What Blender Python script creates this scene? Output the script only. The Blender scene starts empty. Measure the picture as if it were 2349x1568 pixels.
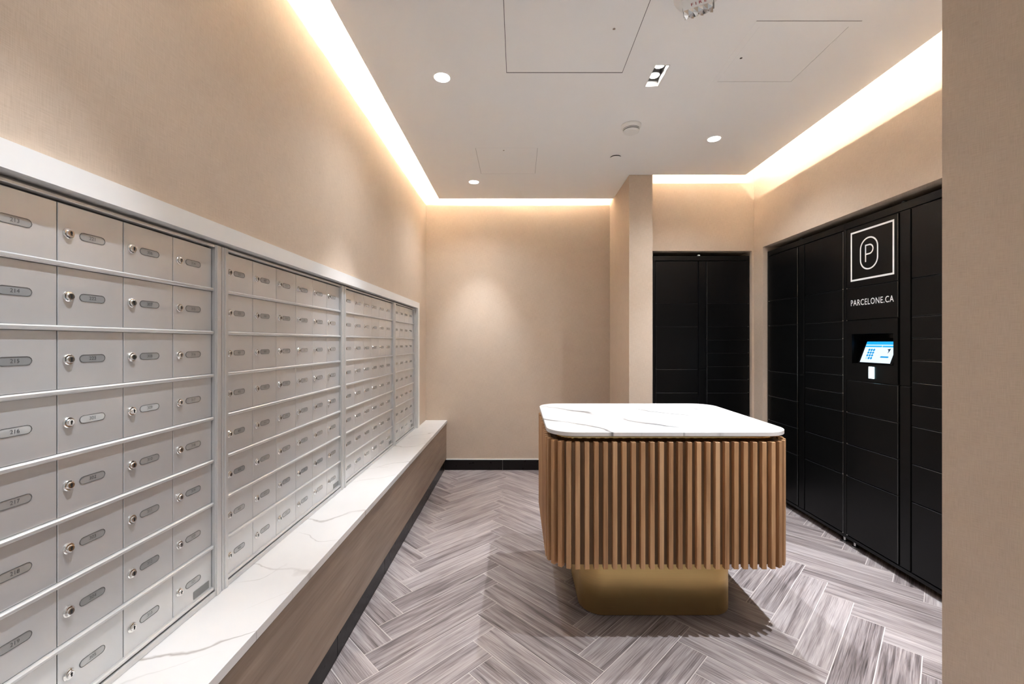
import bpy, bmesh, math, random
from mathutils import Vector, Matrix

random.seed(7)
scene = bpy.context.scene
col = scene.collection
PI = math.pi

# ------------------------------------------------------------------ camera
CAM_H = 1.25
FPX = 982.0
cam_data = bpy.data.cameras.new('camera')
cam_data.sensor_fit = 'HORIZONTAL'
cam_data.sensor_width = 36.0
cam_data.lens = FPX / 2349.0 * 36.0
cam_data.shift_x = -13.5 / 2349.0
cam_data.clip_start = 0.02
cam = bpy.data.objects.new('camera', cam_data)
col.objects.link(cam)
cam.location = (0, 0, CAM_H)
cam.rotation_euler = (PI / 2, 0, 0)
scene.camera = cam

# ------------------------------------------------------------------ world, exposure
world = bpy.data.worlds.new('world')
scene.world = world
world.use_nodes = True
world.node_tree.nodes['Background'].inputs[0].default_value = (1.0, 1.0, 1.0, 1)
world.node_tree.nodes['Background'].inputs[1].default_value = 0.055  # even fill light added through the open side behind the camera
scene.view_settings.view_transform = 'Standard'
scene.view_settings.look = 'None'
scene.view_settings.exposure = 2.88
scene.view_settings.gamma = 1.0
scene.view_settings.use_curve_mapping = False
cy = scene.cycles
cy.use_denoising = True
cy.max_bounces = 6
cy.diffuse_bounces = 4
cy.glossy_bounces = 3
cy.use_adaptive_sampling = True
cy.adaptive_threshold = 0.03
cy.use_light_tree = False
cy.caustics_reflective = False
cy.caustics_refractive = False
cy.sample_clamp_indirect = 16.0
cy.blur_glossy = 0.5

LAMP_COL = (0.93, 1.0, 1.10)
COVE_COL = (1.0, 0.905, 0.77)
SPOT_W = 46.0          # round downlights
SPILL_FILL_W = 11.0         # wide spill spot of each downlight, with added wall fill
TWIN_W = 10.5          # each lamp of the twin recessed spotlight
COVE_W = 1.6           # watts per metre of cove strip

CEIL = 2.60
LIP_T = 0.012
XL, XR = -0.90, 1.99
YB, YBR = 4.19, 3.61
CE_L, CE_B, CE_BR, CE_R = -0.743, 4.033, 3.46, 1.84
PIL0, PIL1 = 0.90, 1.09


def area_strip(name, loc, direction, length, watts_m):
    l = bpy.data.lights.new(name, 'AREA')
    l.shape = 'RECTANGLE'
    l.size = length
    l.size_y = 0.004
    l.energy = watts_m * length
    l.color = COVE_COL
    o = bpy.data.objects.new(name, l)
    col.objects.link(o)
    o.location = loc
    o.rotation_euler = Vector(direction).to_track_quat('-Z', 'Y').to_euler()
    return o


# LED strips lying on top of the dropped ceiling, behind its lip
area_strip('cove_led_left', (-0.690, 1.37, 2.620), (-1, 0, 0), 5.30, COVE_W)
area_strip('cove_led_back', (0.075, 3.980, 2.620), (0, 1, 0), 1.50, COVE_W)
area_strip('cove_led_back_right', (1.450, 3.407, 2.620), (0, 1, 0), 0.68, COVE_W)
area_strip('cove_led_right', (1.790, 1.80, 2.669), (1, 0, 0), 3.20, COVE_W * 0.65)


# ------------------------------------------------------------------ material helpers
def srgb(r, g, b):
    def f(c):
        c /= 255.0
        return c / 12.92 if c <= 0.04045 else ((c + 0.055) / 1.055) ** 2.4
    return (f(r), f(g), f(b), 1.0)


class NT:
    def __init__(self, name):
        self.m = bpy.data.materials.new(name)
        self.m.use_nodes = True
        self.t = self.m.node_tree
        self.t.nodes.clear()
        self.out = self.t.nodes.new('ShaderNodeOutputMaterial')
        self.p = self.t.nodes.new('ShaderNodeBsdfPrincipled')
        self.t.links.new(self.p.outputs[0], self.out.inputs[0])

    def n(self, kind, **kw):
        nd = self.t.nodes.new(kind)
        for k, v in kw.items():
            setattr(nd, k, v)
        return nd

    def link(self, a, b):
        self.t.links.new(a, b)

    def val(self, sock, v):
        if hasattr(v, 'is_output') or isinstance(v, bpy.types.NodeSocket):
            self.link(v, sock)
        else:
            sock.default_value = v

    def math(self, op, a, b=None, c=None, clamp=False):
        nd = self.n('ShaderNodeMath', operation=op, use_clamp=clamp)
        self.val(nd.inputs[0], a)
        if b is not None:
            self.val(nd.inputs[1], b)
        if c is not None:
            self.val(nd.inputs[2], c)
        return nd.outputs[0]

    def xyz(self, v):
        nd = self.n('ShaderNodeSeparateXYZ')
        self.link(v, nd.inputs[0])
        return nd.outputs

    def vec(self, x, y, z):
        nd = self.n('ShaderNodeCombineXYZ')
        for i, q in enumerate((x, y, z)):
            self.val(nd.inputs[i], q)
        return nd.outputs[0]

    def noise(self, v, scale=1.0, detail=2.0, rough=0.5, dist=0.0):
        nd = self.n('ShaderNodeTexNoise')
        self.link(v, nd.inputs['Vector'])
        nd.inputs['Scale'].default_value = scale
        nd.inputs['Detail'].default_value = detail
        nd.inputs['Roughness'].default_value = rough
        nd.inputs['Distortion'].default_value = dist
        return nd.outputs['Fac']

    def ramp(self, f, stops, interp='LINEAR'):
        nd = self.n('ShaderNodeValToRGB')
        cr = nd.color_ramp
        cr.interpolation = interp
        while len(cr.elements) < len(stops):
            cr.elements.new(0.5)
        for e, (p, c) in zip(cr.elements, stops):
            e.position = p
            e.color = c
        self.link(f, nd.inputs[0])
        return nd.outputs[0]

    def mix(self, f, a, b, mode='MIX'):
        nd = self.n('ShaderNodeMix', data_type='RGBA', blend_type=mode)
        self.val(nd.inputs[0], f)
        self.val(nd.inputs[6], a)
        self.val(nd.inputs[7], b)
        return nd.outputs[2]

    def coord(self):
        return self.n('ShaderNodeTexCoord').outputs['Object']

    def rnd(self):
        return self.n('ShaderNodeObjectInfo').outputs['Random']

    def bump(self, h, strength, dist):
        nd = self.n('ShaderNodeBump')
        nd.inputs['Strength'].default_value = strength
        nd.inputs['Distance'].default_value = dist
        self.link(h, nd.inputs['Height'])
        self.link(nd.outputs[0], self.p.inputs['Normal'])

    def set(self, **kw):
        names = {'base': 'Base Color', 'rough': 'Roughness', 'metal': 'Metallic', 'spec': 'Specular IOR Level',
                 'coat': 'Coat Weight', 'coat_rough': 'Coat Roughness', 'emit': 'Emission Color',
                 'emit_s': 'Emission Strength', 'trans': 'Transmission Weight', 'ior': 'IOR'}
        for k, v in kw.items():
            self.val(self.p.inputs[names[k]], v)
        return self


def plain(name, base, rough=0.5, metal=0.0, spec=0.5, **kw):
    """flat colour with a whisper of procedural variation in the gloss"""
    t = NT(name)
    c = t.coord()
    f = t.noise(c, 35.0, 0.0)
    r = t.math('MULTIPLY_ADD', f, 0.10, rough - 0.05, clamp=True)
    t.set(base=base, rough=r, metal=metal, spec=spec, **kw)
    return t.m


def emissive(name, colr, strength):
    t = NT(name)
    t.set(base=(0, 0, 0, 1), rough=0.3, emit=colr, emit_s=strength)
    return t.m


def make_wallpaper():
    t = NT('linen_wallpaper')
    x, y, z = t.xyz(t.coord())
    h = t.math('SUBTRACT', x, y)
    a = t.noise(t.vec(t.math('MULTIPLY', h, 30.0), t.math('MULTIPLY', z, 620.0), 0.0), 1.0, 1.0, 0.6)
    b = t.noise(t.vec(t.math('MULTIPLY', h, 620.0), t.math('MULTIPLY', z, 26.0), 4.0), 1.0, 1.0, 0.6)
    big = t.noise(t.vec(h, z, 0.0), 9.0, 1.0)
    s = t.math('ADD', a, b)
    s = t.math('MULTIPLY', s, 0.5)
    f = t.math('MULTIPLY_ADD', t.math('SUBTRACT', big, 0.5), 0.15, s)
    c = t.ramp(f, [(0.05, srgb(178, 159, 139)), (0.5, srgb(202, 183, 163)), (0.95, srgb(217, 200, 182))])
    t.set(base=c, rough=0.8, spec=0.25)
    return t.m


def make_marble(name, ang, k, seed, vein, width, wob):
    """long wandering veins, roughly parallel, with a few fine branches"""
    t = NT(name)
    x, y, z = t.xyz(t.coord())
    ca, sa = math.cos(ang), math.sin(ang)
    u = t.math('ADD', t.math('MULTIPLY', x, ca), t.math('MULTIPLY', y, sa))
    v = t.math('SUBTRACT', t.math('MULTIPLY', y, ca), t.math('MULTIPLY', x, sa))

    def veins(kk, sd, wob_, w_m, gap):
        n1 = t.noise(t.vec(t.math('MULTIPLY', u, 2.1), t.math('MULTIPLY', v, 3.0), sd), 1.0, 2.0, 0.5)
        n2 = t.noise(t.vec(t.math('MULTIPLY', u, 11.0), t.math('MULTIPLY', v, 11.0), sd), 1.0, 3.0, 0.6)
        p = t.math('MULTIPLY_ADD', v, kk, t.math('MULTIPLY_ADD', n1, wob_, t.math('MULTIPLY', n2, 0.16)))
        p = t.math('ADD', p, sd)
        d = t.math('ABSOLUTE', t.math('SUBTRACT', t.math('FRACT', p), 0.5))
        wm = t.noise(t.vec(t.math('MULTIPLY', u, 5.0), t.math('MULTIPLY', v, 5.0), sd + 3.0), 1.0, 3.0)
        wm = t.math('POWER', wm, 3.0)
        wm = t.math('MULTIPLY', wm, w_m * kk * 7.0)
        f = t.math('SUBTRACT', 1.0, t.math('DIVIDE', d, wm), clamp=True)
        m_ = t.noise(t.vec(t.math('MULTIPLY', u, 2.6), t.math('MULTIPLY', v, 3.4), sd + 9.0), 1.0, 1.0)
        m_ = t.math('MULTIPLY', t.math('SUBTRACT', m_, gap), 8.0, clamp=True)
        return t.math('MULTIPLY', f, m_)
    v1 = t.math('MULTIPLY', veins(k, seed, wob, width, 0.36), 0.9)
    v2 = t.math('MULTIPLY', veins(k * 1.7, seed + 5.7, wob * 1.6, width * 0.45, 0.50), 0.55)
    f = t.math('MAXIMUM', v1, v2)
    cloud = t.noise(t.vec(u, v, z), 2.0, 3.0)
    base = t.ramp(cloud, [(0.3, srgb(214, 211, 207)), (0.7, srgb(226, 224, 221))])
    c = t.mix(f, base, vein)
    t.set(base=c, rough=0.28, spec=0.5)
    return t.m


def make_plank():
    t = NT('grey_wood_look_porcelain')
    x, y, z = t.xyz(t.coord())
    r = t.rnd()
    o = t.math('MULTIPLY', r, 57.0)
    w = t.vec(t.math('MULTIPLY_ADD', x, 2.0, o), t.math('MULTIPLY_ADD', y, 30.0, o), o)
    n1 = t.noise(w, 1.0, 3.0, 0.55, 0.9)
    w2 = t.vec(t.math('MULTIPLY_ADD', x, 6.0, o), t.math('MULTIPLY_ADD', y, 260.0, o), o)
    n2 = t.noise(w2, 1.0, 3.0, 0.6, 0.3)
    f = t.math('ADD', t.math('MULTIPLY', n1, 0.50), t.math('MULTIPLY', n2, 0.50))
    f = t.math('ADD', f, t.math('MULTIPLY_ADD', r, 0.09, -0.045))
    c = t.ramp(f, [(0.30, srgb(62, 54, 52)), (0.42, srgb(124, 113, 111)), (0.53, srgb(164, 153, 150)),
                   (0.72, srgb(204, 195, 191))])
    hue = t.noise(t.vec(o, t.math('MULTIPLY', y, 8.0), 0.0), 1.0, 1.0)
    c = t.mix(t.math('MULTIPLY', hue, 0.30), c, srgb(120, 106, 102), 'MIX')
    t.set(base=c, rough=t.math('MULTIPLY_ADD', n2, 0.25, 0.32), spec=0.4)
    return t.m


def make_wood(name, axis, c0, c1, c2, rough=0.5, fine=140.0):
    """axis: 0/1/2 = direction of the grain in object space"""
    t = NT(name)
    q = list(t.xyz(t.coord()))
    r = t.rnd()
    o = t.math('MULTIPLY', r, 41.0)
    s1 = [24.0, 24.0, 24.0]; s1[axis] = 1.6
    s2 = [fine, fine, fine]; s2[axis] = 5.0
    n1 = t.noise(t.vec(*[t.math('MULTIPLY_ADD', q[i], s1[i], o) for i in range(3)]), 1.0, 3.0, 0.5, 0.6)
    n2 = t.noise(t.vec(*[t.math('MULTIPLY_ADD', q[i], s2[i], o) for i in range(3)]), 1.0, 3.0, 0.6)
    f = t.math('ADD', t.math('MULTIPLY', n1, 0.6), t.math('MULTIPLY', n2, 0.4))
    f = t.math('ADD', f, t.math('MULTIPLY_ADD', r, 0.16, -0.08))
    c = t.ramp(f, [(0.3, c0), (0.5, c1), (0.7, c2)])
    t.set(base=c, rough=rough, spec=0.35)
    return t.m


def make_brass(name, rough, base):
    t = NT(name)
    x, y, z = t.xyz(t.coord())
    h = t.math('ADD', x, y)
    n = t.noise(t.vec(t.math('MULTIPLY', h, 3.0), t.math('MULTIPLY', z, 420.0), 0.0), 1.0, 3.0)
    t.set(base=t.mix(n, tuple(0.8 * q for q in base[:3]) + (1,), base), metal=1.0,
          rough=t.math('MULTIPLY_ADD', n, 0.12, rough))
    return t.m


def make_brushed(name, base, metal, rough):
    t = NT(name)
    x, y, z = t.xyz(t.coord())
    n = t.noise(t.coord(), 300.0, 0.0)
    r = t.rnd()
    k = t.math('MULTIPLY_ADD', r, 0.06, 0.94)
    t.set(base=t.mix(1.0, base, t.vec(k, k, k), 'MULTIPLY'), metal=metal, rough=t.math('MULTIPLY_ADD', n, 0.03, rough - 0.015))
    return t.m


M = {}
M['wall'] = make_wallpaper()
M['ceil'] = plain('ceiling_paint', srgb(246, 244, 241), 0.85, spec=0.2)
M['white'] = plain('white_plastic', srgb(236, 233, 228), 0.4)
M['metal_white'] = plain('white_enamel', srgb(232, 230, 226), 0.35)
M['marble_island'] = make_marble('white_marble_island', -0.72, 3.4, 0.37, srgb(70, 67, 64), 0.015, 1.1)
M['marble_bench'] = make_marble('white_marble_bench', 0.35, 2.6, 4.21, srgb(158, 150, 142), 0.009, 1.6)
M['plank'] = make_plank()
M['grout'] = plain('pale_grout', srgb(205, 196, 190), 0.85, spec=0.2)
M['oak'] = make_wood('oak', 2, srgb(146, 106, 72), srgb(184, 141, 100), srgb(208, 168, 126), 0.5)
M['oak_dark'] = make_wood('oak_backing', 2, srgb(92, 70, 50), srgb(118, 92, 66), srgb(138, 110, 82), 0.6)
M['laminate'] = make_wood('taupe_laminate', 1, srgb(134, 115, 99), srgb(152, 132, 115), srgb(166, 147, 129), 0.45, 90.0)
M['brass'] = make_brass('brushed_brass', 0.42, (0.80, 0.57, 0.25, 1))
M['brass_polished'] = make_brass('polished_brass', 0.05, (0.62, 0.44, 0.20, 1))
M['alu'] = make_brushed('silver_anodised_door', (0.72, 0.715, 0.71, 1), 0.62, 0.38)
M['alu_rail'] = make_brushed('silver_anodised_rail', (0.70, 0.69, 0.675, 1), 0.55, 0.34)
M['alu_dark'] = plain('grey_cabinet_inside', (0.10, 0.095, 0.09, 1), 0.6)
M['chrome'] = plain('lock_chrome', (0.78, 0.76, 0.73, 1), 0.14, metal=1.0)
M['keyhole'] = plain('keyhole_black', (0.02, 0.02, 0.02, 1), 0.5)
M['plate'] = plain('number_window', (0.50, 0.49, 0.475, 1), 0.10, metal=0.45)
M['ink'] = plain('dark_ink', (0.06, 0.06, 0.06, 1), 0.5)
M['ink_grey'] = plain('grey_ink', (0.22, 0.22, 0.21, 1), 0.5)
M['black'] = plain('black_powder_coat', (0.0025, 0.0025, 0.0026, 1), 0.34, spec=0.22)
M['black_edge_glint'] = plain('black_powder_coat_edge_glint', (0.012, 0.012, 0.012, 1), 0.22, spec=1.0)  # door edges made paler and glossier to bring out their highlight lines
M['black_gloss'] = plain('black_glossy_plastic', (0.003, 0.003, 0.0035, 1), 0.2, spec=0.35)
M['black_tile'] = plain('black_brown_tile', srgb(24, 20, 19), 0.30, spec=0.2)
M['sign_white'] = plain('white_vinyl', srgb(240, 240, 238), 0.5)
M['steel'] = plain('hinge_steel', (0.6, 0.6, 0.6, 1), 0.25, metal=1.0)
M['line_grey'] = plain('grey_line', (0.28, 0.26, 0.24, 1), 0.7)  # grey of the gap rings and of the painted frame shadow line
M['line_dark'] = plain('dark_line', (0.10, 0.09, 0.08, 1), 0.7)
M['red'] = plain('red_print', srgb(150, 30, 28), 0.5)
M['shade_and_joint'] = plain('dark_vent_and_shade', (0.03, 0.028, 0.025, 1), 0.7)  # dark vents and joints, also the painted shadow gaps
M['lamp'] = emissive('lamp_lens', (1.0, 0.97, 0.93, 1), 9.0)
M['housing'] = plain('lamp_housing', (0.30, 0.29, 0.28, 1), 0.35, metal=0.4)
M['crystal'] = plain('clear_faceted_lens', (0.80, 0.79, 0.78, 1), 0.08, metal=0.9)
M['scr_body'] = emissive('screen_body', (0.72, 0.86, 1.0, 1), 0.17)
M['scr_blue'] = emissive('screen_blue', (0.0, 0.34, 0.85, 1), 0.14)
M['scr_light'] = emissive('screen_pale', (0.45, 0.72, 1.0, 1), 0.16)
M['scr_dark'] = emissive('screen_dark', (0.01, 0.03, 0.06, 1), 0.2)
M['scr_cyan'] = emissive('screen_header', (0.01, 0.40, 1.0, 1), 0.17)
M['scan'] = emissive('scanner_light', (0.50, 0.88, 1.0, 1), 1.5)
M['scan_edge'] = emissive('scanner_edge', (0.02, 0.35, 0.8, 1), 2.0)


# ------------------------------------------------------------------ geometry helpers
def mesh_from(name, verts, faces, mat, smooth=False, mats=None, mat_idx=None):
    me = bpy.data.meshes.new(name)
    me.from_pydata([tuple(v) for v in verts], [], [tuple(f) for f in faces])
    for m_ in (mats or [mat]):
        me.materials.append(m_)
    if mat_idx:
        me.polygons.foreach_set('material_index', mat_idx)
    if smooth:
        me.polygons.foreach_set('use_smooth', [True] * len(me.polygons))
    me.update()
    return me


def fix_normals(me):
    bm = bmesh.new()
    bm.from_mesh(me)
    bmesh.ops.recalc_face_normals(bm, faces=bm.faces)
    bm.to_mesh(me)
    bm.free()
    return me


def obj(name, me, parent=None, loc=(0, 0, 0), rot=(0, 0, 0)):
    o = bpy.data.objects.new(name, me)
    col.objects.link(o)
    o.parent = parent
    o.location = loc
    o.rotation_euler = rot
    return o


def thing(name, label, cat, loc=(0, 0, 0), rotz=0.0, group=None):
    o = bpy.data.objects.new(name, None)
    o.empty_display_size = 0.1
    col.objects.link(o)
    o.location = loc
    o.rotation_euler = (0, 0, rotz)
    return tag(o, label, cat, group)


def tag(o, label, cat, group=None):
    o['label'] = label
    o['category'] = cat
    if group:
        o['group'] = group
    return o


def struct(o, label):
    o['kind'] = 'structure'
    o['label'] = label
    return o


class MB:
    """collects primitives into one mesh"""
    def __init__(self):
        self.v, self.f, self.mi = [], [], []

    def add(self, vs, fs, mi=0):
        b = len(self.v)
        self.v += [Vector(q) for q in vs]
        self.f += [tuple(i + b for i in q) for q in fs]
        self.mi += [mi] * len(fs)
        return self

    def box(self, x0, x1, y0, y1, z0, z1, mi=0):
        vs = [(x0, y0, z0), (x1, y0, z0), (x1, y1, z0), (x0, y1, z0), (x0, y0, z1), (x1, y0, z1), (x1, y1, z1), (x0, y1, z1)]
        fs = [(0, 3, 2, 1), (4, 5, 6, 7), (0, 1, 5, 4), (1, 2, 6, 5), (2, 3, 7, 6), (3, 0, 4, 7)]
        return self.add(vs, fs, mi)

    def chamfer(self, x0, x1, z0, z1, yf, yb, c, mi=0):
        """panel facing -y with chamfered front edges"""
        vs = [(x0 + c, yf, z0 + c), (x1 - c, yf, z0 + c), (x1 - c, yf, z1 - c), (x0 + c, yf, z1 - c),
              (x0, yf + c, z0), (x1, yf + c, z0), (x1, yf + c, z1), (x0, yf + c, z1),
              (x0, yb, z0), (x1, yb, z0), (x1, yb, z1), (x0, yb, z1)]
        fs = [(0, 1, 2, 3)]
        for i in range(4):
            j = (i + 1) % 4
            fs.append((4 + i, 4 + j, j, i))
            fs.append((8 + i, 8 + j, 4 + j, 4 + i))
        fs.append((11, 10, 9, 8))
        return self.add(vs, fs, mi)

    def chamfer_edge(self, x0, x1, z0, z1, yf, yb, c):
        """chamfer() whose bevel faces take material 1"""
        self.chamfer(x0, x1, z0, z1, yf, yb, c)
        n = len(self.mi)
        for k in (n - 9, n - 7, n - 5, n - 3):
            self.mi[k] = 1
        return self

    def prism(self, poly, z0, z1, mi=0, bevel=0.0, cap_mi=None):
        """poly: ccw (x,y) list; extruded along z, optional top/bottom bevel"""
        n = len(poly)
        if bevel:
            ins = offset_poly(poly, -bevel)
            rings = [(ins, z0), (poly, z0 + bevel), (poly, z1 - bevel), (ins, z1)]
        else:
            rings = [(poly, z0), (poly, z1)]
        b = len(self.v)
        for pl, z in rings:
            self.v += [Vector((p[0], p[1], z)) for p in pl]
        for k in range(len(rings) - 1):
            for i in range(n):
                j = (i + 1) % n
                self.f.append((b + k * n + i, b + k * n + j, b + (k + 1) * n + j, b + (k + 1) * n + i))
                self.mi.append(mi)
        self.f.append(tuple(b + i for i in range(n))[::-1]); self.mi.append(mi)
        k = len(rings) - 1
        self.f.append(tuple(b + k * n + i for i in range(n))); self.mi.append(mi if cap_mi is None else cap_mi)
        return self

    def lathe(self, prof, seg=24, center=(0, 0, 0), axis='z', mi=0, cap0=True, cap1=True):
        """prof: (r, h) pairs"""
        cx, cy_, cz = center
        b = len(self.v)
        for r, h in prof:
            for i in range(seg):
                a = 2 * PI * i / seg
                p, q = r * math.cos(a), r * math.sin(a)
                if axis == 'z':
                    self.v.append(Vector((cx + p, cy_ + q, cz + h)))
                else:   # axis -y : h grows towards -y
                    self.v.append(Vector((cx + p, cy_ - h, cz + q)))
        for k in range(len(prof) - 1):
            for i in range(seg):
                j = (i + 1) % seg
                self.f.append((b + k * seg + i, b + k * seg + j, b + (k + 1) * seg + j, b + (k + 1) * seg + i)); self.mi.append(mi)
        if cap0:
            self.f.append(tuple(b + i for i in range(seg))[::-1]); self.mi.append(mi)
        if cap1:
            k = len(prof) - 1
            self.f.append(tuple(b + k * seg + i for i in range(seg))); self.mi.append(mi)
        return self

    def mesh(self, name, mats, smooth=False):
        if not isinstance(mats, (list, tuple)):
            mats = [mats]
        me = mesh_from(name, self.v, self.f, None, smooth, mats, self.mi if len(mats) > 1 else None)
        return fix_normals(me)

    def build(self, name, mats, parent=None, loc=(0, 0, 0), smooth=False, rot=(0, 0, 0)):
        return obj(name, self.mesh(name, mats, smooth), parent, loc, rot)


def offset_poly(poly, d):
    n = len(poly)
    out = []
    for i in range(n):
        p0, p1, p2 = Vector(poly[i - 1]), Vector(poly[i]), Vector(poly[(i + 1) % n])
        e1, e2 = (p1 - p0).normalized(), (p2 - p1).normalized()
        n1, n2 = Vector((e1.y, -e1.x)), Vector((e2.y, -e2.x))
        m_ = (n1 + n2)
        m_ = m_ / max(0.2, 1 + n1.dot(n2))
        out.append((p1.x + m_.x * d, p1.y + m_.y * d))
    return out


def rrect(x0, x1, y0, y1, r, seg=10):
    pts = []
    for cx, cy_, a0 in ((x1 - r, y0 + r, -PI / 2), (x1 - r, y1 - r, 0), (x0 + r, y1 - r, PI / 2), (x0 + r, y0 + r, PI)):
        for i in range(seg + 1):
            a = a0 + PI / 2 * i / seg
            pts.append((cx + r * math.cos(a), cy_ + r * math.sin(a)))
    return pts


def grid_slab(us, vs, inside, w0, w1, axis, mb=None):
    """slab over the cells of a grid for which inside(u, v); axis = normal axis; u,v the other two in x,y,z order"""
    mb = mb or MB()

    def P(u, v, w):
        return {'x': (w, u, v), 'y': (u, w, v), 'z': (u, v, w)}[axis]
    us, vs = sorted(set(us)), sorted(set(vs))
    nu, nv = len(us) - 1, len(vs) - 1
    on = [[inside((us[i] + us[i + 1]) / 2, (vs[j] + vs[j + 1]) / 2) for j in range(nv)] for i in range(nu)]
    idx = {}
    base = len(mb.v)

    def V(i, j, k):
        key = (i, j, k)
        if key not in idx:
            idx[key] = len(mb.v)
            mb.v.append(Vector(P(us[i], vs[j], (w0, w1)[k])))
        return idx[key]
    for i in range(nu):
        for j in range(nv):
            if not on[i][j]:
                continue
            mb.f.append((V(i, j, 0), V(i + 1, j, 0), V(i + 1, j + 1, 0), V(i, j + 1, 0)))
            mb.f.append((V(i, j, 1), V(i, j + 1, 1), V(i + 1, j + 1, 1), V(i + 1, j, 1)))
            for di, dj, a, b in ((-1, 0, (i, j), (i, j + 1)), (1, 0, (i + 1, j), (i + 1, j + 1)), (0, -1, (i, j), (i + 1, j)), (0, 1, (i, j + 1), (i + 1, j + 1))):
                ii, jj = i + di, j + dj
                if not (0 <= ii < nu and 0 <= jj < nv and on[ii][jj]):
                    mb.f.append((V(*a, 0), V(*b, 0), V(*b, 1), V(*a, 1)))
    mb.mi += [0] * (len(mb.f) - len(mb.mi))
    return mb


def stroke(points, width, closed=False):
    """flat ribbon in x,z (facing -y) along 2-D points -> verts, faces"""
    n = len(points)
    L, R = [], []
    for i in range(n):
        p = Vector(points[i])
        a = Vector(points[i - 1]) if (i > 0 or closed) else None
        b = Vector(points[(i + 1) % n]) if (i < n - 1 or closed) else None
        d1 = (p - a).normalized() if a is not None else (b - p).normalized()
        d2 = (b - p).normalized() if b is not None else d1
        n1, n2 = Vector((-d1.y, d1.x)), Vector((-d2.y, d2.x))
        m_ = (n1 + n2) / max(0.3, 1 + n1.dot(n2))
        L.append(p + m_ * width / 2)
        R.append(p - m_ * width / 2)
    vs = [(q.x, 0, q.y) for q in L] + [(q.x, 0, q.y) for q in R]
    fs = []
    for i in range(n if closed else n - 1):
        j = (i + 1) % n
        fs.append((i, j, n + j, n + i))
    return vs, fs


_txt = bpy.data.curves.new('text_tool', 'FONT')
_txt.align_x = 'CENTER'
_txt.align_y = 'CENTER'
_txt.resolution_u = 3
_txt_o = bpy.data.objects.new('text_tool', _txt)
col.objects.link(_txt_o)


def text_mesh(name, body, size, mat, sx=1.0, bold=0.0, space=1.0):
    """text in x,z facing -y"""
    _txt.body = body
    _txt.size = size
    _txt.offset = bold
    _txt.space_character = space
    bpy.context.view_layer.update()
    dg = bpy.context.evaluated_depsgraph_get()
    me = bpy.data.meshes.new_from_object(_txt_o.evaluated_get(dg))
    me.name = name
    for v in me.vertices:
        v.co = Vector((v.co.x * sx, 0, v.co.y))
    me.materials.clear()
    me.materials.append(mat)
    me.update()
    return me


# ================================================================== THE SETTING
# ---- floor: grout bed with herringbone planks
FX0, FX1, FY0, FY1 = -0.716, 2.16, -1.30, 4.19
floor = grid_slab([FX0 - 0.2, 1.09, FX1 + 0.6], [FY0, 3.61, FY1 + 0.2],
                  lambda u, v: True, -0.06, -0.0007, 'z').build('floor', M['grout'])
struct(floor, 'grey wood-look porcelain planks laid in herringbone with pale grout')
PL, PW = 0.6053, 0.1228
G = 0.0036
S2 = math.sqrt(2)
A0 = Vector((-0.615, 1.8855))
UD, VD = Vector((1, 1)) / S2, Vector((1, -1)) / S2


def clip_poly(poly, x0, x1, y0, y1):
    def half(pl, f, inter):
        out = []
        for i in range(len(pl)):
            a, b = pl[i - 1], pl[i]
            fa, fb = f(a), f(b)
            if fb >= 0:
                if fa < 0:
                    out.append(inter(a, b, fa, fb))
                out.append(b)
            elif fa >= 0:
                out.append(inter(a, b, fa, fb))
        return out

    def it(a, b, fa, fb):
        s = fa / (fa - fb)
        return (a[0] + (b[0] - a[0]) * s, a[1] + (b[1] - a[1]) * s)
    for f in (lambda p: p[0] - x0, lambda p: x1 - p[0], lambda p: p[1] - y0, lambda p: y1 - p[1]):
        poly = half(poly, f, it)
        if len(poly) < 3:
            return []
    return poly


full = MB().prism([(G / 2, G / 2), (PL - G / 2, G / 2), (PL - G / 2, PW - G / 2), (G / 2, PW - G / 2)], -0.004, 0.0,
                  bevel=0.0).mesh('floor_plank', M['plank'])
for i in range(-2, 4):
    for j in range(-24, 20):
        for kind in 'UV':
            a = A0 + Vector((i * S2 * PL, j * S2 * PW))
            if kind == 'U':       # runs up-right; occupies u[0,L] v[0,W]; local x=u, local y=-v
                org = a + VD * PW
                ang = PI / 4
            else:                 # runs down-right; u[L,L+W] v[0,L]; local x=v, local y=u
                org = a + UD * PL
                ang = -PI / 4
            ca, sa = math.cos(ang), math.sin(ang)
            cor = [(G / 2, G / 2), (PL - G / 2, G / 2), (PL - G / 2, PW - G / 2), (G / 2, PW - G / 2)]
            wpts = [(org.x + x * ca - y * sa, org.y + x * sa + y * ca) for x, y in cor]
            ymax = 4.19
            cl = clip_poly(wpts, FX0, FX1, FY0, ymax)
            if len(cl) < 3:
                continue
            area = abs(sum(cl[k - 1][0] * cl[k][1] - cl[k][0] * cl[k - 1][1] for k in range(len(cl)))) / 2
            if area < 2e-4:
                continue
            # nothing of the floor shows behind the back locker wall
            if all(p[0] > 1.09 and p[1] > 3.62 for p in cl):
                continue
            if area > 0.998 * (PL - G) * (PW - G):
                me = full
            else:
                loc = []
                for p in cl:
                    dx, dy = p[0] - org.x, p[1] - org.y
                    loc.append((dx * ca + dy * sa, -dx * sa + dy * ca))
                me = MB().prism(loc, -0.004, 0.0).mesh('floor_plank', M['plank'])
            obj('floor_plank', me, floor, (org.x, org.y, 0), (0, 0, ang))

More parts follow.
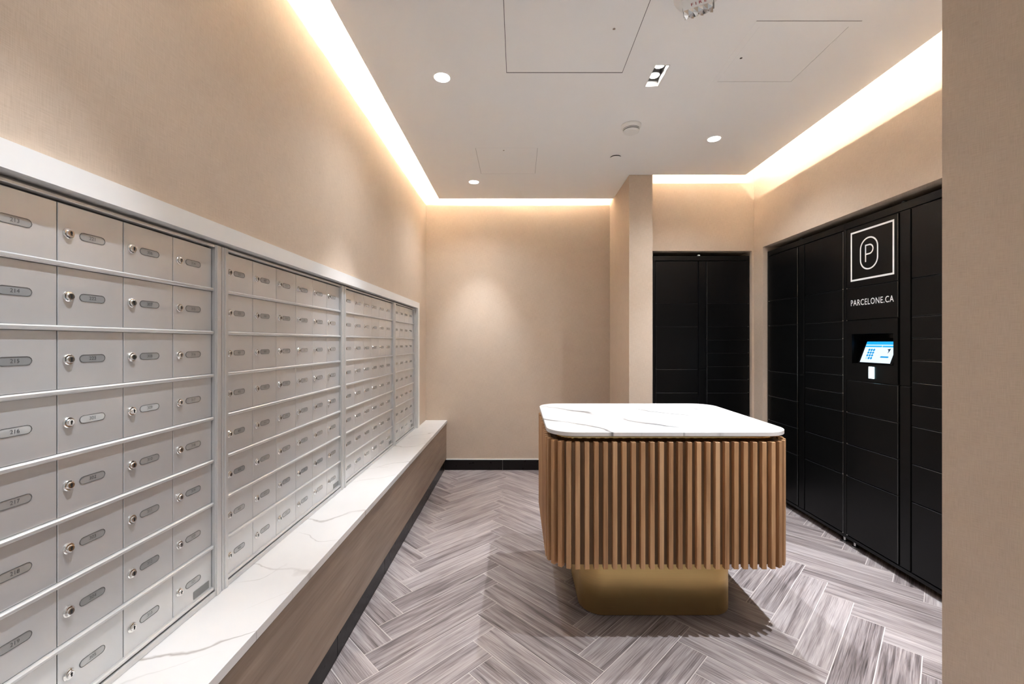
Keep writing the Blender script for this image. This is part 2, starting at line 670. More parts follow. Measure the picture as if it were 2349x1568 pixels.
# ---- walls
ZT = 2.80
wl = grid_slab([-1.3, 0.385, 3.80, YB + 0.2], [0, 0.47, 1.585, ZT],
               lambda u, v: not (0.385 < u < 3.80 and 0.47 < v < 1.585), XL - 0.25, XL, 'x').build('wall_left', M['wall'])
struct(wl, 'tan linen-papered wall above the mailbox banks')
wb = grid_slab([XL, PIL0 + 0.1], [0, ZT], lambda u, v: True, YB, YB + 0.2, 'y').build('wall_back', M['wall'])
struct(wb, 'tan linen-papered back wall washed by a downlight')
wp = MB().box(PIL0, PIL1, 3.464, YB + 0.2, 0, ZT).build('wall_pillar', M['wall'])
struct(wp, 'linen-papered pillar between the back wall and the black lockers')
wbr = grid_slab([PIL1, 1.13, 1.974, XR + 0.5], [0, 2.018, ZT],
                lambda u, v: not (1.13 < u < 1.974 and v < 2.018), YBR, YBR + 0.6, 'y').build('wall_back_right', M['wall'])
struct(wbr, 'linen-papered wall above the small black locker bank')
wr = grid_slab([0.11, 1.80, 3.477, YBR], [0, 2.02, ZT],
               lambda u, v: not (1.80 < u < 3.477 and v < 2.02), XR, XR + 0.5, 'x').build('wall_right', M['wall'])
struct(wr, 'linen-papered right wall around the locker niche')
nb = MB().box(XR + 0.5, XR + 0.55, 0.11, YBR, 0, ZT).build('wall_niche', M['black'])
struct(nb, 'dark back of the locker niche')
nb2 = MB().box(1.0, XR + 0.5, YBR + 0.6, YBR + 0.65, 0, ZT).build('wall_niche', M['black'])
struct(nb2, 'dark back of the small locker niche')
E0 = Vector((1.2386, 1.25)); ED = Vector((0.55, -0.835)).normalized(); EN = Vector((0.835, 0.55)).normalized()
E1 = E0 + ED * 3.1
pl = [E0, E0 + EN * 0.1, E1 + EN * 0.1, E1]
wf = MB().prism([(p.x, p.y) for p in pl][::-1], 0, ZT).build('wall_front_right', M['wall'])
struct(wf, 'near linen-papered wall end at the right edge of the view')

# ---- ceiling with holes for access panels and the twin spotlight
P1 = (-0.058, 0.525, 1.567, 2.150)      # big access panel x0,x1,y0,y1
P2 = (1.034, 1.418, 1.8325, 2.222)      # panel right
P3 = (-0.296, 0.138, 2.981, 3.437)      # panel far left
TW = (0.672, 0.740, 2.090, 2.262)       # twin spotlight recess
holes = [P1, P2, P3, TW]


def in_ceiling(u, v):
    for h in holes:
        if h[0] < u < h[1] and h[2] < v < h[3]:
            return False
    if u < CE_L or v > CE_B:
        return False
    if u > PIL0 and v > CE_BR:
        return False
    if u > CE_R and v > 0.1:
        return False
    return True


us = [CE_L, PIL0, CE_R, 3.1] + [h[k] for h in holes for k in (0, 1)]
vs = [-1.3, 0.1, CE_BR, CE_B] + [h[k] for h in holes for k in (2, 3)]
ce = grid_slab(us, vs, in_ceiling, CEIL, CEIL + LIP_T, 'z').build('ceiling', M['ceil'])
struct(ce, 'white dropped ceiling with glowing cove gaps along the walls')
pk = MB()
pk.box(XL - 0.25, 3.2, -1.5, YB + 0.2, ZT, ZT + 0.05)
pk.box(-0.62, -0.60, -1.3, 3.90, CEIL + LIP_T, ZT)
pk.box(-0.62, PIL0, 3.88, 3.90, CEIL + LIP_T, ZT)
pk.box(PIL1, 1.66, 3.30, 3.32, CEIL + LIP_T, ZT)
pk.box(1.66, 1.68, 0.1, 3.32, CEIL + LIP_T, ZT)
pk.box(PIL1 - 0.02, PIL1, 3.30, 3.47, CEIL + LIP_T, ZT)
pko = pk.build('ceiling_pocket', M['ceil'])
struct(pko, 'white inside of the light cove above the dropped ceiling')

# ---- baseboards and trims
bb = MB().box(-0.716, PIL0, YB - 0.004, YB, 0, 0.100).build('baseboard_back', M['grout'])
struct(bb, 'black tile baseboard along the back wall')
for x0, x1 in ((-0.714, -0.1515), (-0.1485, 0.4485), (0.4515, PIL0)):
    MB().chamfer(x0, x1, 0.001, 0.1, YB - 0.012, YB - 0.004, 0.001).build('baseboard_tile', M['black_tile'], bb)
tb = MB().box(-0.70, PIL0, YB - 0.012, YB, 0.1, 0.107).build('trim_1', M['metal_white'])
struct(tb, 'thin white edge strip on top of the black baseboard')
bp = MB().box(PIL0 - 0.010, PIL1 + 0.001, 3.452, YB, 0, 0.1).build('baseboard_pillar', M['black_tile'])
struct(bp, 'black baseboard around the pillar')
bl = MB().box(-0.88, -0.724, -1.3, YB - 0.012, 0, 0.110).build('baseboard_left', M['grout'])
struct(bl, 'black tile toe kick under the bench')
y = -1.3
while y < YB - 0.03:
    y1 = min(y + 0.597, YB - 0.013)
    MB().box(-0.7245, -0.716, y, y1, 0.0005, 0.108).build('baseboard_tile', M['black_tile'], bl)
    y += 0.6
tt = MB().box(-0.93, -0.884, 0.33, 3.85, 1.550, 1.600).build('trim_2', M['metal_white'])
struct(tt, 'white stone head trim above the mailbox banks')
tr = MB().box(-0.93, -0.884, 3.795, 3.85, 0.486, 1.550).build('trim_3', M['metal_white'])
struct(tr, 'white stone side trim at the far end of the mailbox banks')
tl = MB().box(-0.93, -0.884, 0.33, 0.385, 0.486, 1.550).build('trim_4', M['metal_white'])
struct(tl, 'white stone side trim at the near end of the mailbox banks')

# ================================================================== BENCH
bt = MB().box(-0.95, -0.692, -1.3, YB, 0.461, 0.486)
bto = bt.build('marble_ledge', M['marble_bench'])
tag(bto, 'long white marble ledge with grey veins under the mailboxes', 'ledge')
bc = thing('bench_cabinet', 'long low bench front of taupe wood laminate under the marble ledge', 'bench', (-0.8, 1.4, 0.11))
MB().box(-0.09, 0.078, -2.7, 2.79, 0.002, 0.351).build('carcass', M['alu_dark'], bc)
MB().box(0.078, 0.100, -2.7, 2.79, 0.002, 0.340).build('front_panel', M['laminate'], bc)

# ================================================================== MAILBOXES
ROW0, ROWP, NR = 0.506, 0.1287, 8
COLP = 0.1435
BAR = 0.0270
RAIL = 0.010
DX, DZ = COLP - 0.0018, ROWP - RAIL - 0.0012
mail_door = MB().chamfer(-DX / 2, DX / 2, -DZ / 2, DZ / 2, 0.0, 0.005, 0.0008).mesh('door', M['alu'])
lk = MB().lathe([(0.0112, 0.0), (0.0112, 0.0022), (0.0098, 0.0040), (0.0074, 0.0044), (0.0070, 0.0070), (0.0060, 0.0076)], 18, (0, 0, 0), 'y')
lk.box(-0.0011, 0.0011, -0.0082, -0.0070, -0.0042, 0.0042, 1)
lk.lathe([(0.0021, 0.0), (0.0021, 0.0082)], 8, (0, 0, 0.0012), 'y', 1)
lock_me = lk.mesh('lock', [M['chrome'], M['keyhole']])
lock_me.polygons.foreach_set('use_smooth', [False] * len(lock_me.polygons))


def stadium(w, h, seg=6):
    r = h / 2
    pts = []
    for cx, a0 in ((w / 2 - r, -PI / 2), (-w / 2 + r, PI / 2)):
        for i in range(seg + 1):
            a = a0 + PI * i / seg
            pts.append((cx + r * math.cos(a), r * math.sin(a)))
    return pts


def plate_mesh(pts, t, mats, rim=0.0012, proud=0.0004):
    """number window: sunk glossy pane inside a thin raised rim, facing -y"""
    n = len(pts)
    ins = offset_poly(pts, -rim)
    vs = [(p[0], 0, p[1]) for p in pts] + [(p[0], -proud - 0.0004, p[1]) for p in pts] + \
         [(p[0], -proud - 0.0004, p[1]) for p in ins] + [(p[0], -proud, p[1]) for p in ins]
    fs, mi = [], []
    for k in range(3):
        for i in range(n):
            j = (i + 1) % n
            fs.append((k * n + i, k * n + j, (k + 1) * n + j, (k + 1) * n + i)); mi.append(1)
    fs.append(tuple(3 * n + i for i in range(n))); mi.append(0)
    return fix_normals(mesh_from('number_plate', vs, fs, None, False, mats, mi))


plate_me = plate_mesh(stadium(0.056, 0.0168), 0.001, [M['plate'], M['alu_dark']])
maker_me = MB().chamfer(-0.030, 0.030, -0.011, 0.011, -0.0006, 0.0, 0.0002).mesh('maker_plate', M['ink_grey'])


def runs(*r):
    out = []
    for a, b in r:
        out += list(range(a, b + 1))
    return out


NUM = [
    runs((117, 120), (201, 223), (301, 321)),
    runs((322, 323), (401, 423), (501, 523)),
    runs((601, 623), (701, 723), (801, 802)),
    runs((803, 823), (901, 911)),
]
MLAB = ['silver mailbox bank nearest the camera, cut by the left edge of the view',
        'second silver mailbox bank, six columns wide, next to the nearest one',
        'third silver mailbox bank, six columns, between the second and the narrow last one',
        'narrow last silver mailbox bank of four columns beside the far white side trim']
XM = -0.920
for k in range(4):
    nc = 6 if k < 3 else 4
    y0 = 0.396 + 0.918 * k + 0.0012
    w = nc * COLP + 0.057 - 0.0024
    t = thing('mailbox_bank', MLAB[k], 'mailboxes', (XM, y0, 0.4862), PI / 2, 'silver mailbox banks along the left wall')
    zb = 0.4862
    top = ROW0 + NR * ROWP
    # carcass: box behind the doors
    MB().box(0.003, w - 0.003, 0.008, 0.16, 0.001, top + 0.006 - zb).build('cabinet', M['alu_dark'], t)
    x0 = 0.0285 - 0.0012
    # side posts with a stepped profile
    for s in (0, 1):
        m_ = MB()
        a = 0.0 if s == 0 else w - BAR
        m_.chamfer(a, a + BAR, 0.0, top + 0.006 - zb, -0.012, 0.02, 0.0012)
        i0 = a + 0.010 if s == 0 else a + 0.003
        m_.chamfer(i0, i0 + 0.014, 0.0, top + 0.006 - zb, -0.015, -0.010, 0.0015)
        m_.build('frame_post', M['alu_rail'], t)
    MB().chamfer(BAR, w - BAR, 0.0, ROW0 - 0.004 - zb, -0.012, 0.02, 0.001).build('bottom_rail', M['alu_rail'], t)
    MB().chamfer(BAR, w - BAR, top - 0.001 - zb, top + 0.006 - zb, -0.010, 0.02, 0.001).build('top_rail', M['alu_rail'], t)
    rail_me = MB().chamfer(BAR, w - BAR, -RAIL / 2, RAIL / 2, -0.0085, 0.006, 0.0028).mesh('row_rail', M['alu_rail'])
    for r in range(NR):
        obj('row_rail', rail_me, t, (0, 0, ROW0 + r * ROWP - zb + (0.004 if r == 0 else 0)))
    for c in range(nc):
        for r in range(NR):
            zc = ROW0 + (NR - 1 - r + 0.5) * ROWP - zb
            d = obj('door', mail_door, t, (x0 + (c + 0.5) * COLP, 0, zc))
            obj('lock', lock_me, d, (-DX / 2 + 0.0195, 0, 0.0005), (0, random.uniform(-0.15, 0.15), 0))
            obj('number_plate', plate_me, d, (-DX / 2 + 0.070, 0, 0.001))
            nm = obj('number_print', text_mesh('number_print', str(NUM[k][c * NR + r]), 0.0105, M['ink']), d,
                     (-DX / 2 + 0.070, -0.0007, 0.001))
    obj('maker_plate', maker_me, t, (w - BAR - 0.042, -0.0003, ROW0 + 0.024 - zb))

# ================================================================== ISLAND
IX0, IX1, IY0, IY1, IR = 0.125, 1.155, 1.770, 2.600, 0.12
icx, icy = (IX0 + IX1) / 2, (IY0 + IY1) / 2


def loc_poly(p):
    return [(a - icx, b - icy) for a, b in p]


isl = thing('parcel_island', 'oak-slatted island with a brushed brass base under the marble top', 'island', (icx, icy, 0))
base_p = loc_poly(rrect(0.290, 1.000, 1.951, 2.420, 0.11, 14))
MB().prism(base_p, 0.006, 0.335).build('base', M['brass'], isl, smooth=False)
MB().prism(offset_poly(base_p, -0.008), 0.0, 0.006).build('shadow_gap_plinth', M['shade_and_joint'], isl)  # coloured dark to draw the thin shadow gap under the base
for p_ in bpy.data.objects['base'].data.polygons:
    if len(p_.vertices) == 4:
        p_.use_smooth = True
outer = rrect(IX0 - 0.004, IX1 + 0.004, IY0 - 0.004, IY1 + 0.004, IR, 24)
back_p = loc_poly(offset_poly(outer, -0.022))
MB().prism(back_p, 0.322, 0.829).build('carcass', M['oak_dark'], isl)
SEAM = 0.806
MB().box(SEAM - icx - 0.0012, SEAM - icx + 0.0012, IY0 + 0.0165 - icy, IY0 + 0.03 - icy, 0.323, 0.828).build('door_seam', M['shade_and_joint'], isl)
rev = MB().prism(loc_poly(offset_poly(outer, -0.048)), 0.829, 0.860).build('reveal_band', M['brass_polished'], isl)
for p_ in rev.data.polygons:
    if len(p_.vertices) == 4:
        p_.use_smooth = True
# slats: walk round the outline of their outer faces
ol = [Vector(p) for p in outer]
seglen = [(ol[(i + 1) % len(ol)] - ol[i]).length for i in range(len(ol))]
per = sum(seglen)
nsl = 2 * round(per / 0.0384 / 2)
pit = per / nsl
# arc-length of the seam point on the front edge (front edge runs last corner -> first corner, i.e. the closing segment)
s_front0 = sum(seglen[:-1])
s_seam = s_front0 + (SEAM - ol[-1].x)


def at_s(s):
    s %= per
    for i in range(len(ol)):
        if s <= seglen[i]:
            d = (ol[(i + 1) % len(ol)] - ol[i]) / seglen[i]
            return ol[i] + d * s, d
        s -= seglen[i]
    return ol[0], (ol[1] - ol[0]).normalized()


SW, SD = 0.0188, 0.024
slat_me = MB().chamfer(-SW / 2, SW / 2, -0.262, 0.262, 0.0, SD, 0.0012).mesh('slat', M['oak'])
for i in range(nsl):
    s = s_seam + (i + 0.5) * pit
    p, d = at_s(s)
    # average direction over the slat width for the corners
    _, da = at_s(s - 0.008)
    _, db = at_s(s + 0.008)
    dd = (da + db).normalized()
    obj('slat', slat_me, isl, (p.x - icx, p.y - icy, 0.574), (0, 0, math.atan2(dd.y, dd.x)))

ct = MB().prism(loc_poly(rrect(IX0, IX1, IY0, IY1, IR, 16)), -0.017, 0.0, bevel=0.0012).build(
    'island_countertop', M['marble_island'], None, (icx, icy, 0.877))
tag(ct, 'white marble countertop with rounded corners on the slatted island', 'countertop')

# ================================================================== PARCEL LOCKERS
ZP1 = [1.936, 1.575, 1.380, 1.020, 0.821, 0.628, 0.433, 0.068]
ZP2 = [1.936, 1.575, 1.380, 1.269, 1.157, 1.044, 0.932, 0.820, 0.626, 0.432, 0.068]
LW, LTOP, LBOT = 0.815, 1.980, 0.045
door_cache = {}
pin_me = MB().lathe([(0.0026, 0.0), (0.0026, 0.006)], 8, (0, 0, 0), 'z').mesh('hinge_pin', M['steel'])


def locker_door(t, x0, x1, z0, z1, pin_side):
    w, h = x1 - x0, z1 - z0 - 0.003
    key = (round(w, 4), round(h, 4))
    if key not in door_cache:
        door_cache[key] = MB().chamfer_edge(-w / 2, w / 2, -h / 2, h / 2, -0.008, 0.004, 0.0026).mesh('door', [M['black'], M['black_edge_glint']])
    d = obj('door', door_cache[key], t, ((x0 + x1) / 2, 0, (z0 + z1) / 2))
    obj('hinge_pin', pin_me, d, (pin_side * (w / 2 - 0.002), -0.0065, -h / 2 - 0.003))
    return d


def locker(loc, rotz, label, console=False, dome='white'):
    t = thing('parcel_locker', label, 'parcel locker', loc, rotz, 'black parcel lockers')
    if console:
        # carcass with a pocket behind the touch screen
        g = grid_slab([0, 0.055, 0.350, LW], [LBOT, 1.10, 1.31, LTOP],
                      lambda u, v: not (0.055 < u < 0.350 and 1.10 < v < 1.31), 0.004, 0.14, 'y')
        g.box(0, LW, 0.14, 0.42, LBOT, LTOP)
        g.build('cabinet', M['black'], t)
    else:
        MB().box(0, LW, 0.004, 0.42, LBOT, LTOP).build('cabinet', M['black'], t)
    # frame: head, sill, stiles standing a little proud
    for n_, a in (('head_rail', (0.0, LW, 1.940, LTOP)), ('sill_rail', (0.0, LW, LBOT, 0.064)),
                  ('stile', (0.0, 0.016, 0.064, 1.940)), ('stile', (LW - 0.006, LW, 0.064, 1.940))):
        MB().chamfer(a[0], a[1], a[2], a[3], -0.006, 0.004, 0.0012).build(n_, M['black'], t)
    for z0, z1 in ((0.068, 1.018), (1.022, 1.936)):
        MB().chamfer(0.386, 0.444, z0, z1, -0.007, 0.004, 0.002).build('divider_strip', M['black'], t)
    doors = {}
    for i in range(len(ZP1) - 1):
        if console and i == 2:
            continue
        doors[i] = locker_door(t, 0.020, 0.374, ZP1[i + 1], ZP1[i], -1)
    for i in range(len(ZP2) - 1):
        locker_door(t, 0.453, 0.807, ZP2[i + 1], ZP2[i], 1)
    ft = MB().lathe([(0.018, 0.0), (0.018, 0.006), (0.008, 0.010), (0.008, LBOT)], 14).mesh('foot', M['steel'])
    for fx in (0.04, LW - 0.04):
        for fy in (0.03, 0.36):
            obj('foot', ft, t, (fx, fy, 0.0))
    MB().lathe([(0.013, 0.0), (0.013, 0.006), (0.011, 0.011), (0.006, 0.015), (0.001, 0.016)], 14).build(
        'dome_sensor', M['white'] if dome == 'white' else M['black_gloss'], t, (0.392, 0.012, LTOP), smooth=True)
    return t, doors


locker((1.150, 3.640, 0), 0.0, 'small black locker bank facing the camera beside the pillar')
locker((2.025, 3.463, 0), -PI / 2, 'far black locker bank on the right wall without a screen', dome='black')
lt, ldoors = locker((2.025, 2.647, 0), -PI / 2,
                    'black locker bank on the right wall with white logo, lettering and lit touch screen', console=True, dome='black')

# ---- logo and lettering on the top two doors (door centre local x = 0.197 of the locker)
YF = -0.0084
d0 = ldoors[0]
zc = (1.936 + 1.575) / 2
vs_, fs_ = stroke([(-0.145, 1.6185 - zc), (0.145, 1.6185 - zc), (0.145, 1.903 - zc), (-0.145, 1.903 - zc)], 0.0105, True)
MB().add(vs_, fs_).build('logo_square', M['sign_white'], d0, (0.006, YF, 0))
ov = []
rw, hh = 0.060, 0.090
for k in range(16):
    a = PI * k / 15
    ov.append((rw * math.cos(a), hh - rw + rw * math.sin(a)))
for k in range(16):
    a = PI + PI * k / 15
    ov.append((rw * math.cos(a), -(hh - rw) + rw * math.sin(a)))
vs_, fs_ = stroke(ov, 0.0085, True)
MB().add(vs_, fs_).build('logo_oval', M['sign_white'], d0, (-0.010, YF, 0.006))
pp = [(-0.022, -0.050), (-0.022, 0.046), (0.004, 0.046)]
for k in range(1, 12):
    a = PI / 2 - PI * k / 12
    pp.append((0.004 + 0.026 * math.cos(a), 0.020 + 0.026 * math.sin(a)))
pp += [(0.004, -0.006), (-0.018, -0.006)]
vs_, fs_ = stroke(pp, 0.0080)
MB().add(vs_, fs_).build('logo_letter', M['sign_white'], d0, (-0.011, YF - 0.0001, 0.008))
tm = text_mesh('lettering', 'PARCELONE.CA', 0.050, M['sign_white'], 0.74, 0.0003, 1.12)
wtx = max(v.co.x for v in tm.vertices) - min(v.co.x for v in tm.vertices)
for v in tm.vertices:
    v.co.x *= 0.296 / wtx
obj('lettering', tm, ldoors[1], (0.004, YF, 1.482 - (1.575 + 1.380) / 2))

# ---- console panel with the recessed tilted touch screen
cx0, cx1, cz0, cz1 = 0.020, 0.374, 1.0215, 1.3785
hx0, hx1, hz0, hz1 = 0.062, 0.347, 1.122, 1.298
cp = grid_slab([cx0, hx0, hx1, cx1], [cz0, hz0, hz1, cz1],
               lambda u, v: not (hx0 < u < hx1 and hz0 < v < hz1), -0.008, 0.004, 'y').build('console_panel', M['black'], lt)
rc = MB()
rc.box(hx0 - 0.003, hx0, 0.004, 0.11, hz0, hz1)
rc.box(hx1, hx1 + 0.003, 0.004, 0.11, hz0, hz1)
rc.box(hx0, hx1, 0.004, 0.11, hz1, hz1 + 0.003)
rc.box(hx0, hx1, 0.004, 0.11, hz0 - 0.003, hz0)
rc.box(hx0, hx1, 0.11, 0.113, hz0, hz1)
rc.build('screen_recess', M['black_gloss'], lt)
tilt = math.atan2(0.045, 0.120)
ts = MB().chamfer(-0.116, 0.116, -0.008, 0.150, 0.0, 0.008, 0.002).build('touch_screen', M['black_gloss'], lt,
                                                                        (0.216, -0.001, hz0 + 0.010), rot=(-tilt, 0, 0))
SWD, SHT = 0.205, 0.128


def scr(name, x0, x1, z0, z1, mat, y):
    MB().add([(x0, y, z0), (x1, y, z0), (x1, y, z1), (x0, y, z1)], [(0, 1, 2, 3)]).build(name, M[mat], ts)


scr('screen_page', -SWD / 2, SWD / 2, 0.0, SHT, 'scr_body', -0.0004)
scr('screen_header', -SWD / 2, SWD / 2, 0.109, SHT, 'scr_cyan', -0.0008)
scr('screen_tab', -SWD / 2, 0.012, 0.094, 0.1035, 'scr_cyan', -0.0008)
scr('screen_tab', 0.016, SWD / 2, 0.094, 0.1035, 'scr_cyan', -0.0008)
key_v = [(0.0072 * math.cos(2 * PI * k / 14), 0, 0.0072 * math.sin(2 * PI * k / 14)) for k in range(14)]
key_me = mesh_from('screen_key', key_v, [tuple(range(14))], M['scr_blue'])
key_me2 = mesh_from('screen_key', key_v, [tuple(range(14))], M['scr_light'])
for r in range(4):
    for c in range(3):
        obj('screen_key', key_me2 if (r == 3 and c == 0) else key_me, ts, (-0.066 + c * 0.0165, -0.0008, 0.077 - r * 0.0168))
st = [(p[0], 0, p[1]) for p in stadium(0.054, 0.009)]
MB().add(st, [tuple(range(len(st)))]).build('screen_button', M['scr_blue'], ts, (0.052, -0.0008, 0.036))
MB().add([(-0.012, 0, 0.010), (0.010, 0, 0.014), (0.006, 0, -0.003), (-0.002, 0, -0.016), (-0.001, 0, 0.002)],
         [(0, 1, 4), (1, 2, 4), (2, 3, 4)]).build('screen_icon', M['scr_dark'], ts, (0.066, -0.0008, 0.072))
sc_ = MB().chamfer(-0.0185, 0.0185, -0.033, 0.033, -0.012, -0.004, 0.002).build('scanner_window', M['scan'], lt, (0.206, 0, 1.075))
MB().lathe([(0.0022, 0), (0.0022, 0.0006)], 10, (0.013, -0.012, 0.002), 'y').build('scanner_dot', M['keyhole'], sc_)
MB().lathe([(0.006, 0.0), (0.006, 0.0006), (0.0035, 0.0006), (0.003, -0.001)], 16, (0, 0, 0), 'y').build(
    'camera_eye', M['black_gloss'], lt, (0.200, -0.0085, 1.342))


# ================================================================== CEILING FITTINGS
def access_panel(rect, label, gap, latch, frame=0.0, far=1.0, line_mat='line_grey'):
    x0, x1, y0, y1 = rect
    cx, cy_ = (x0 + x1) / 2, (y0 + y1) / 2
    t = thing('access_panel', label, 'access panel', (cx, cy_, CEIL), 0.0, 'ceiling access panels')
    p = MB().box(x0 - cx + gap, x1 - cx - gap, y0 - cy_ + gap, y1 - cy_ - gap * far, 0.0004, 0.010).build('hatch', M['ceil'], t)
    MB().box(x0 - cx - 0.01, x1 - cx + 0.01, y0 - cy_ - 0.01, y1 - cy_ + 0.01, 0.018, 0.024).build('backing', M['shade_and_joint'], t)
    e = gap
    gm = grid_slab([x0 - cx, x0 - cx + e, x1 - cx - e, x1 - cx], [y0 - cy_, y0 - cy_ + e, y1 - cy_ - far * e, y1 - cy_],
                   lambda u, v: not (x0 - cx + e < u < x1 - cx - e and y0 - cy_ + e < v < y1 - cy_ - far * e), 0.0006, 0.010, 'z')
    gm.build('gap_line', M[line_mat], t)  # dark ring added to draw the dark line of the gap
    if latch:
        MB().lathe([(0.006, 0.001), (0.006, -0.0008), (0.004, -0.001)], 12).build('latch', M['steel'], t, (latch[0] - cx, latch[1] - cy_, 0))
    if frame:
        f = frame
        m_ = grid_slab([x0 - cx - f, x0 - cx - f + 0.003, x0 - cx + 0, x1 - cx, x1 - cx + f],
                       [y0 - cy_ - f, y0 - cy_, y1 - cy_, y1 - cy_ + f],
                       lambda u, v: not (x0 - cx < u < x1 - cx and y0 - cy_ < v < y1 - cy_), -0.0012, 0.0, 'z')
        m_.build('frame', M['ceil'], t)
        MB().box(x0 - cx - f, x1 - cx + f, y0 - cy_ - f - 0.0032, y0 - cy_ - f, -0.0006, 0.0).build('frame_shadow_line', M['line_grey'], t)  # dark strip painted as the shadow line along the frame's near edge
    return t


access_panel(P1, 'large square access panel at the top of the ceiling', 0.0026, (0.415, 1.847), far=2.2, line_mat='line_dark')
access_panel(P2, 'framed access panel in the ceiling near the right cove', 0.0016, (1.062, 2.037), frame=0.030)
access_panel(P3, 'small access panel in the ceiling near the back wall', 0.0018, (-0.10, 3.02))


def spot(name, loc, watts, angle, blend, parent=None, radius=0.012, aim=(0, 0, -1)):
    l = bpy.data.lights.new(name, 'SPOT')
    l.energy = watts
    l.color = LAMP_COL
    l.spot_size = math.radians(angle)
    l.spot_blend = blend
    l.shadow_soft_size = radius
    o = bpy.data.objects.new(name, l)
    col.objects.link(o)
    o.parent = parent
    o.location = loc
    o.rotation_euler = Vector(aim).to_track_quat('-Z', 'Y').to_euler()
    return o


def downlight(x, y, label, aim=(0, 0, -1), watts=SPOT_W, spill=1.0, beam=None):  # spill scales the wide spot, its added wall fill included
    t = thing('downlight', label, 'ceiling light', (x, y, CEIL), 0.0, 'round recessed downlights')
    MB().lathe([(0.044, 0.0), (0.043, -0.0015), (0.040, -0.002), (0.0385, 0.0)], 32, cap0=False, cap1=False).build('trim_ring', M['white'], t)
    MB().lathe([(0.0385, -0.0004), (0.036, -0.0016), (0.02, -0.0024), (0.001, -0.0026)], 32).build('lens', M['lamp'], t)
    tilted = aim[0] != 0 or aim[1] != 0
    spot('downlight_beam', (0, 0, -0.008), watts * (0.36 if aim[0] != 0 else 0.22 if tilted else 0.48), beam or (48 if tilted else 74), 1.0, t, aim=aim)
    # second wide spot: lamp spill outside the beam, plus added fill for the walls
    spot('downlight_spill_and_fill', (0, 0, -0.008), SPILL_FILL_W * spill * (0.42 if aim[0] != 0 else 0.55 if tilted else 1.0), 136, 1.0, t, radius=0.03)
    return t


downlight(-0.387, 2.186, 'round downlight left of the large access panel', (-0.17, 0, -1))
downlight(-0.372, 3.615, 'far round downlight close to the back wall', (0, 0.32, -1))
downlight(1.305, 2.847, 'round downlight in front of the small black locker bank')
downlight(-0.387, 0.757, 'round downlight over the nearest mailbox bank, out of view', (-0.17, 0, -1), spill=0.5)
downlight(1.305, 1.418, 'round downlight near the right wall end, out of view')
downlight(1.305, -0.011, 'round downlight beside the near wall end, behind the viewpoint', spill=0.12, beam=66, watts=SPOT_W * 1.3)
downlight(-0.387, -0.672, 'round downlight behind the viewpoint, out of view', watts=SPOT_W * 1.6, spill=0.2)  # unseen lamp, its power raised to brighten the ceiling

tw = thing('recessed_spotlight', 'white rectangular recessed spotlight with two lamps above the island', 'ceiling light',
           ((TW[0] + TW[1]) / 2, (TW[2] + TW[3]) / 2, CEIL))
hw, hl = (TW[1] - TW[0]) / 2, (TW[3] - TW[2]) / 2
hb = grid_slab([-hw, -hw + 0.002, hw - 0.002, hw], [-hl, -hl + 0.002, hl - 0.002, hl],
               lambda u, v: not (abs(u) < hw - 0.002 and abs(v) < hl - 0.002), 0.0, 0.055, 'z')
hb.box(-hw, hw, -hl, hl, 0.055, 0.058)
hb.build('housing', M['housing'], tw)
grid_slab([-hw - 0.004, -hw, hw, hw + 0.004], [-hl - 0.004, -hl, hl, hl + 0.004],
          lambda u, v: not (abs(u) < hw and abs(v) < hl), -0.0016, 0.0, 'z').build('trim_frame', M['white'], tw)
for dy in (-0.041, 0.041):
    lp = MB().lathe([(0.029, 0.055), (0.029, 0.030), (0.026, 0.028)], 24, cap1=False).build('lamp', M['housing'], tw, (0, dy, 0))
    MB().lathe([(0.026, 0.032), (0.020, 0.029), (0.001, 0.028)], 24).build('lens', M['lamp'], lp)
    spot('twin_beam', (0, dy, 0.004), TWIN_W, 70, 0.9, tw, 0.012)

# smoke detector
sd = thing('smoke_detector', 'round white smoke detector on the ceiling above the island', 'smoke detector', (0.707, 2.672, CEIL))
MB().lathe([(0.062, 0.0), (0.062, -0.008), (0.059, -0.013), (0.053, -0.016), (0.051, -0.024)], 32, cap1=False).build('base', M['white'], sd, smooth=True)
MB().lathe([(0.0485, -0.020), (0.0485, -0.034)], 32).build('vent', M['shade_and_joint'], sd)
MB().lathe([(0.0505, -0.0262), (0.0505, -0.0300), (0.049, -0.0302), (0.046, -0.0300)], 32).build('vent_ring', M['white'], sd)
MB().lathe([(0.0495, -0.0345), (0.048, -0.040), (0.040, -0.0445), (0.02, -0.046), (0.001, -0.046)], 32).build('cap', M['white'], sd)
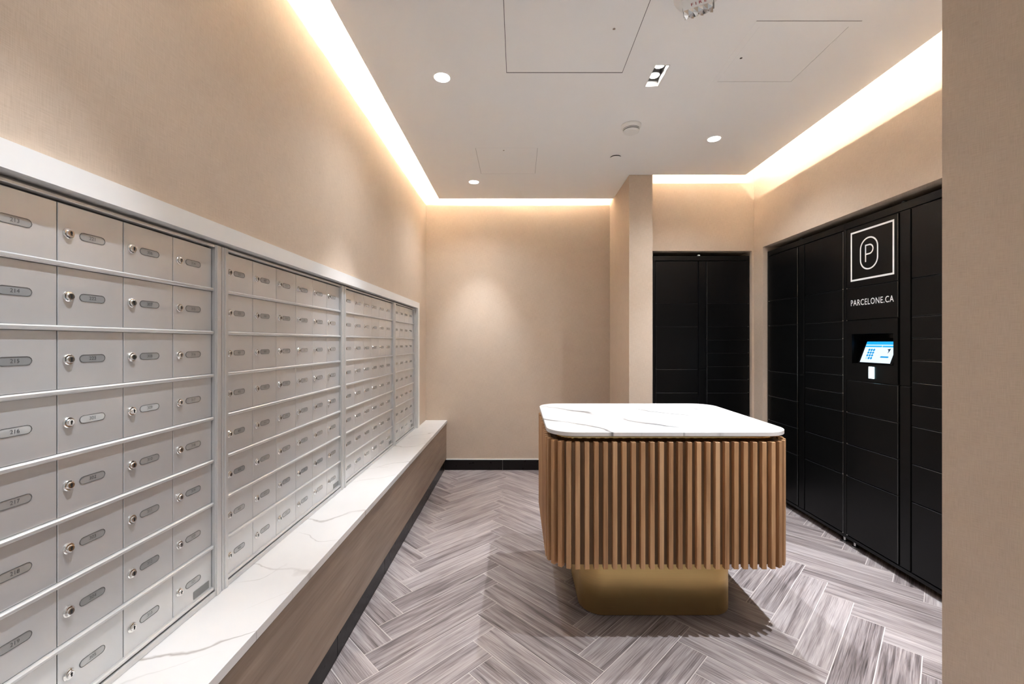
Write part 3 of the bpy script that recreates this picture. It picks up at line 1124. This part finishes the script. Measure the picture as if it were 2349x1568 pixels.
# concealed sprinkler cover
sp = thing('sprinkler_cover', 'small flat round white cover plate behind the smoke detector', 'cover plate', (0.7137, 3.129, CEIL))
MB().lathe([(0.0415, -0.008), (0.0415, -0.0092), (0.039, -0.0102), (0.001, -0.0106)], 32).build('plate', M['ceil'], sp)
MB().lathe([(0.038, 0.0), (0.038, -0.008)], 24).build('shadow_gap_collar', M['shade_and_joint'], sp)  # coloured dark to draw the shadow gap above the plate

# fire alarm strobe, cut by the top of the view
fs = thing('fire_strobe', 'round white ceiling fire alarm strobe with red lettering at the top edge', 'fire alarm',
           (0.693, 1.650, CEIL), math.radians(-27))
MB().lathe([(0.088, 0.0), (0.088, -0.012), (0.082, -0.022), (0.066, -0.030), (0.040, -0.032)], 36).build('base', M['white'], fs, smooth=True)
MB().box(-0.054, 0.054, -0.040, 0.022, -0.046, -0.028).build('face_plate', M['white'], fs)
tx = text_mesh('lettering', 'FIRE', 0.021, M['red'], 1.0, 0.0003, 1.7)
for v in tx.vertices:      # x stays, z -> -y, facing down; wide letter spacing
    v.co = Vector((v.co.x * 0.95, -v.co.z, -0.0465))
obj('lettering', tx, fs, (0.004, -0.004, 0))
# faceted clear lens
ln = MB()
N_ = 6
for i in range(N_):
    xa, xb = -0.052 + 0.104 * i / N_, -0.052 + 0.104 * (i + 1) / N_
    xm = (xa + xb) / 2
    za = -0.058 - 0.006 * (i % 2)
    ln.add([(xa, 0.016, -0.046), (xb, 0.016, -0.046), (xb, 0.058, -0.040), (xa, 0.058, -0.040),
            (xa, 0.024, za), (xb, 0.024, -0.122 - za), (xb, 0.050, za), (xa, 0.050, -0.118 - za), (xm, 0.037, -0.070)],
           [(0, 1, 5, 4), (1, 2, 6, 5), (2, 3, 7, 6), (3, 0, 4, 7), (4, 5, 8), (5, 6, 8), (6, 7, 8), (7, 4, 8)])
ln.build('lens', M['crystal'], fs)
MB().box(-0.056, 0.056, 0.014, 0.062, -0.042, -0.024).build('lens_holder', M['housing'], fs)

bpy.data.objects.remove(_txt_o)
bpy.data.curves.remove(_txt)
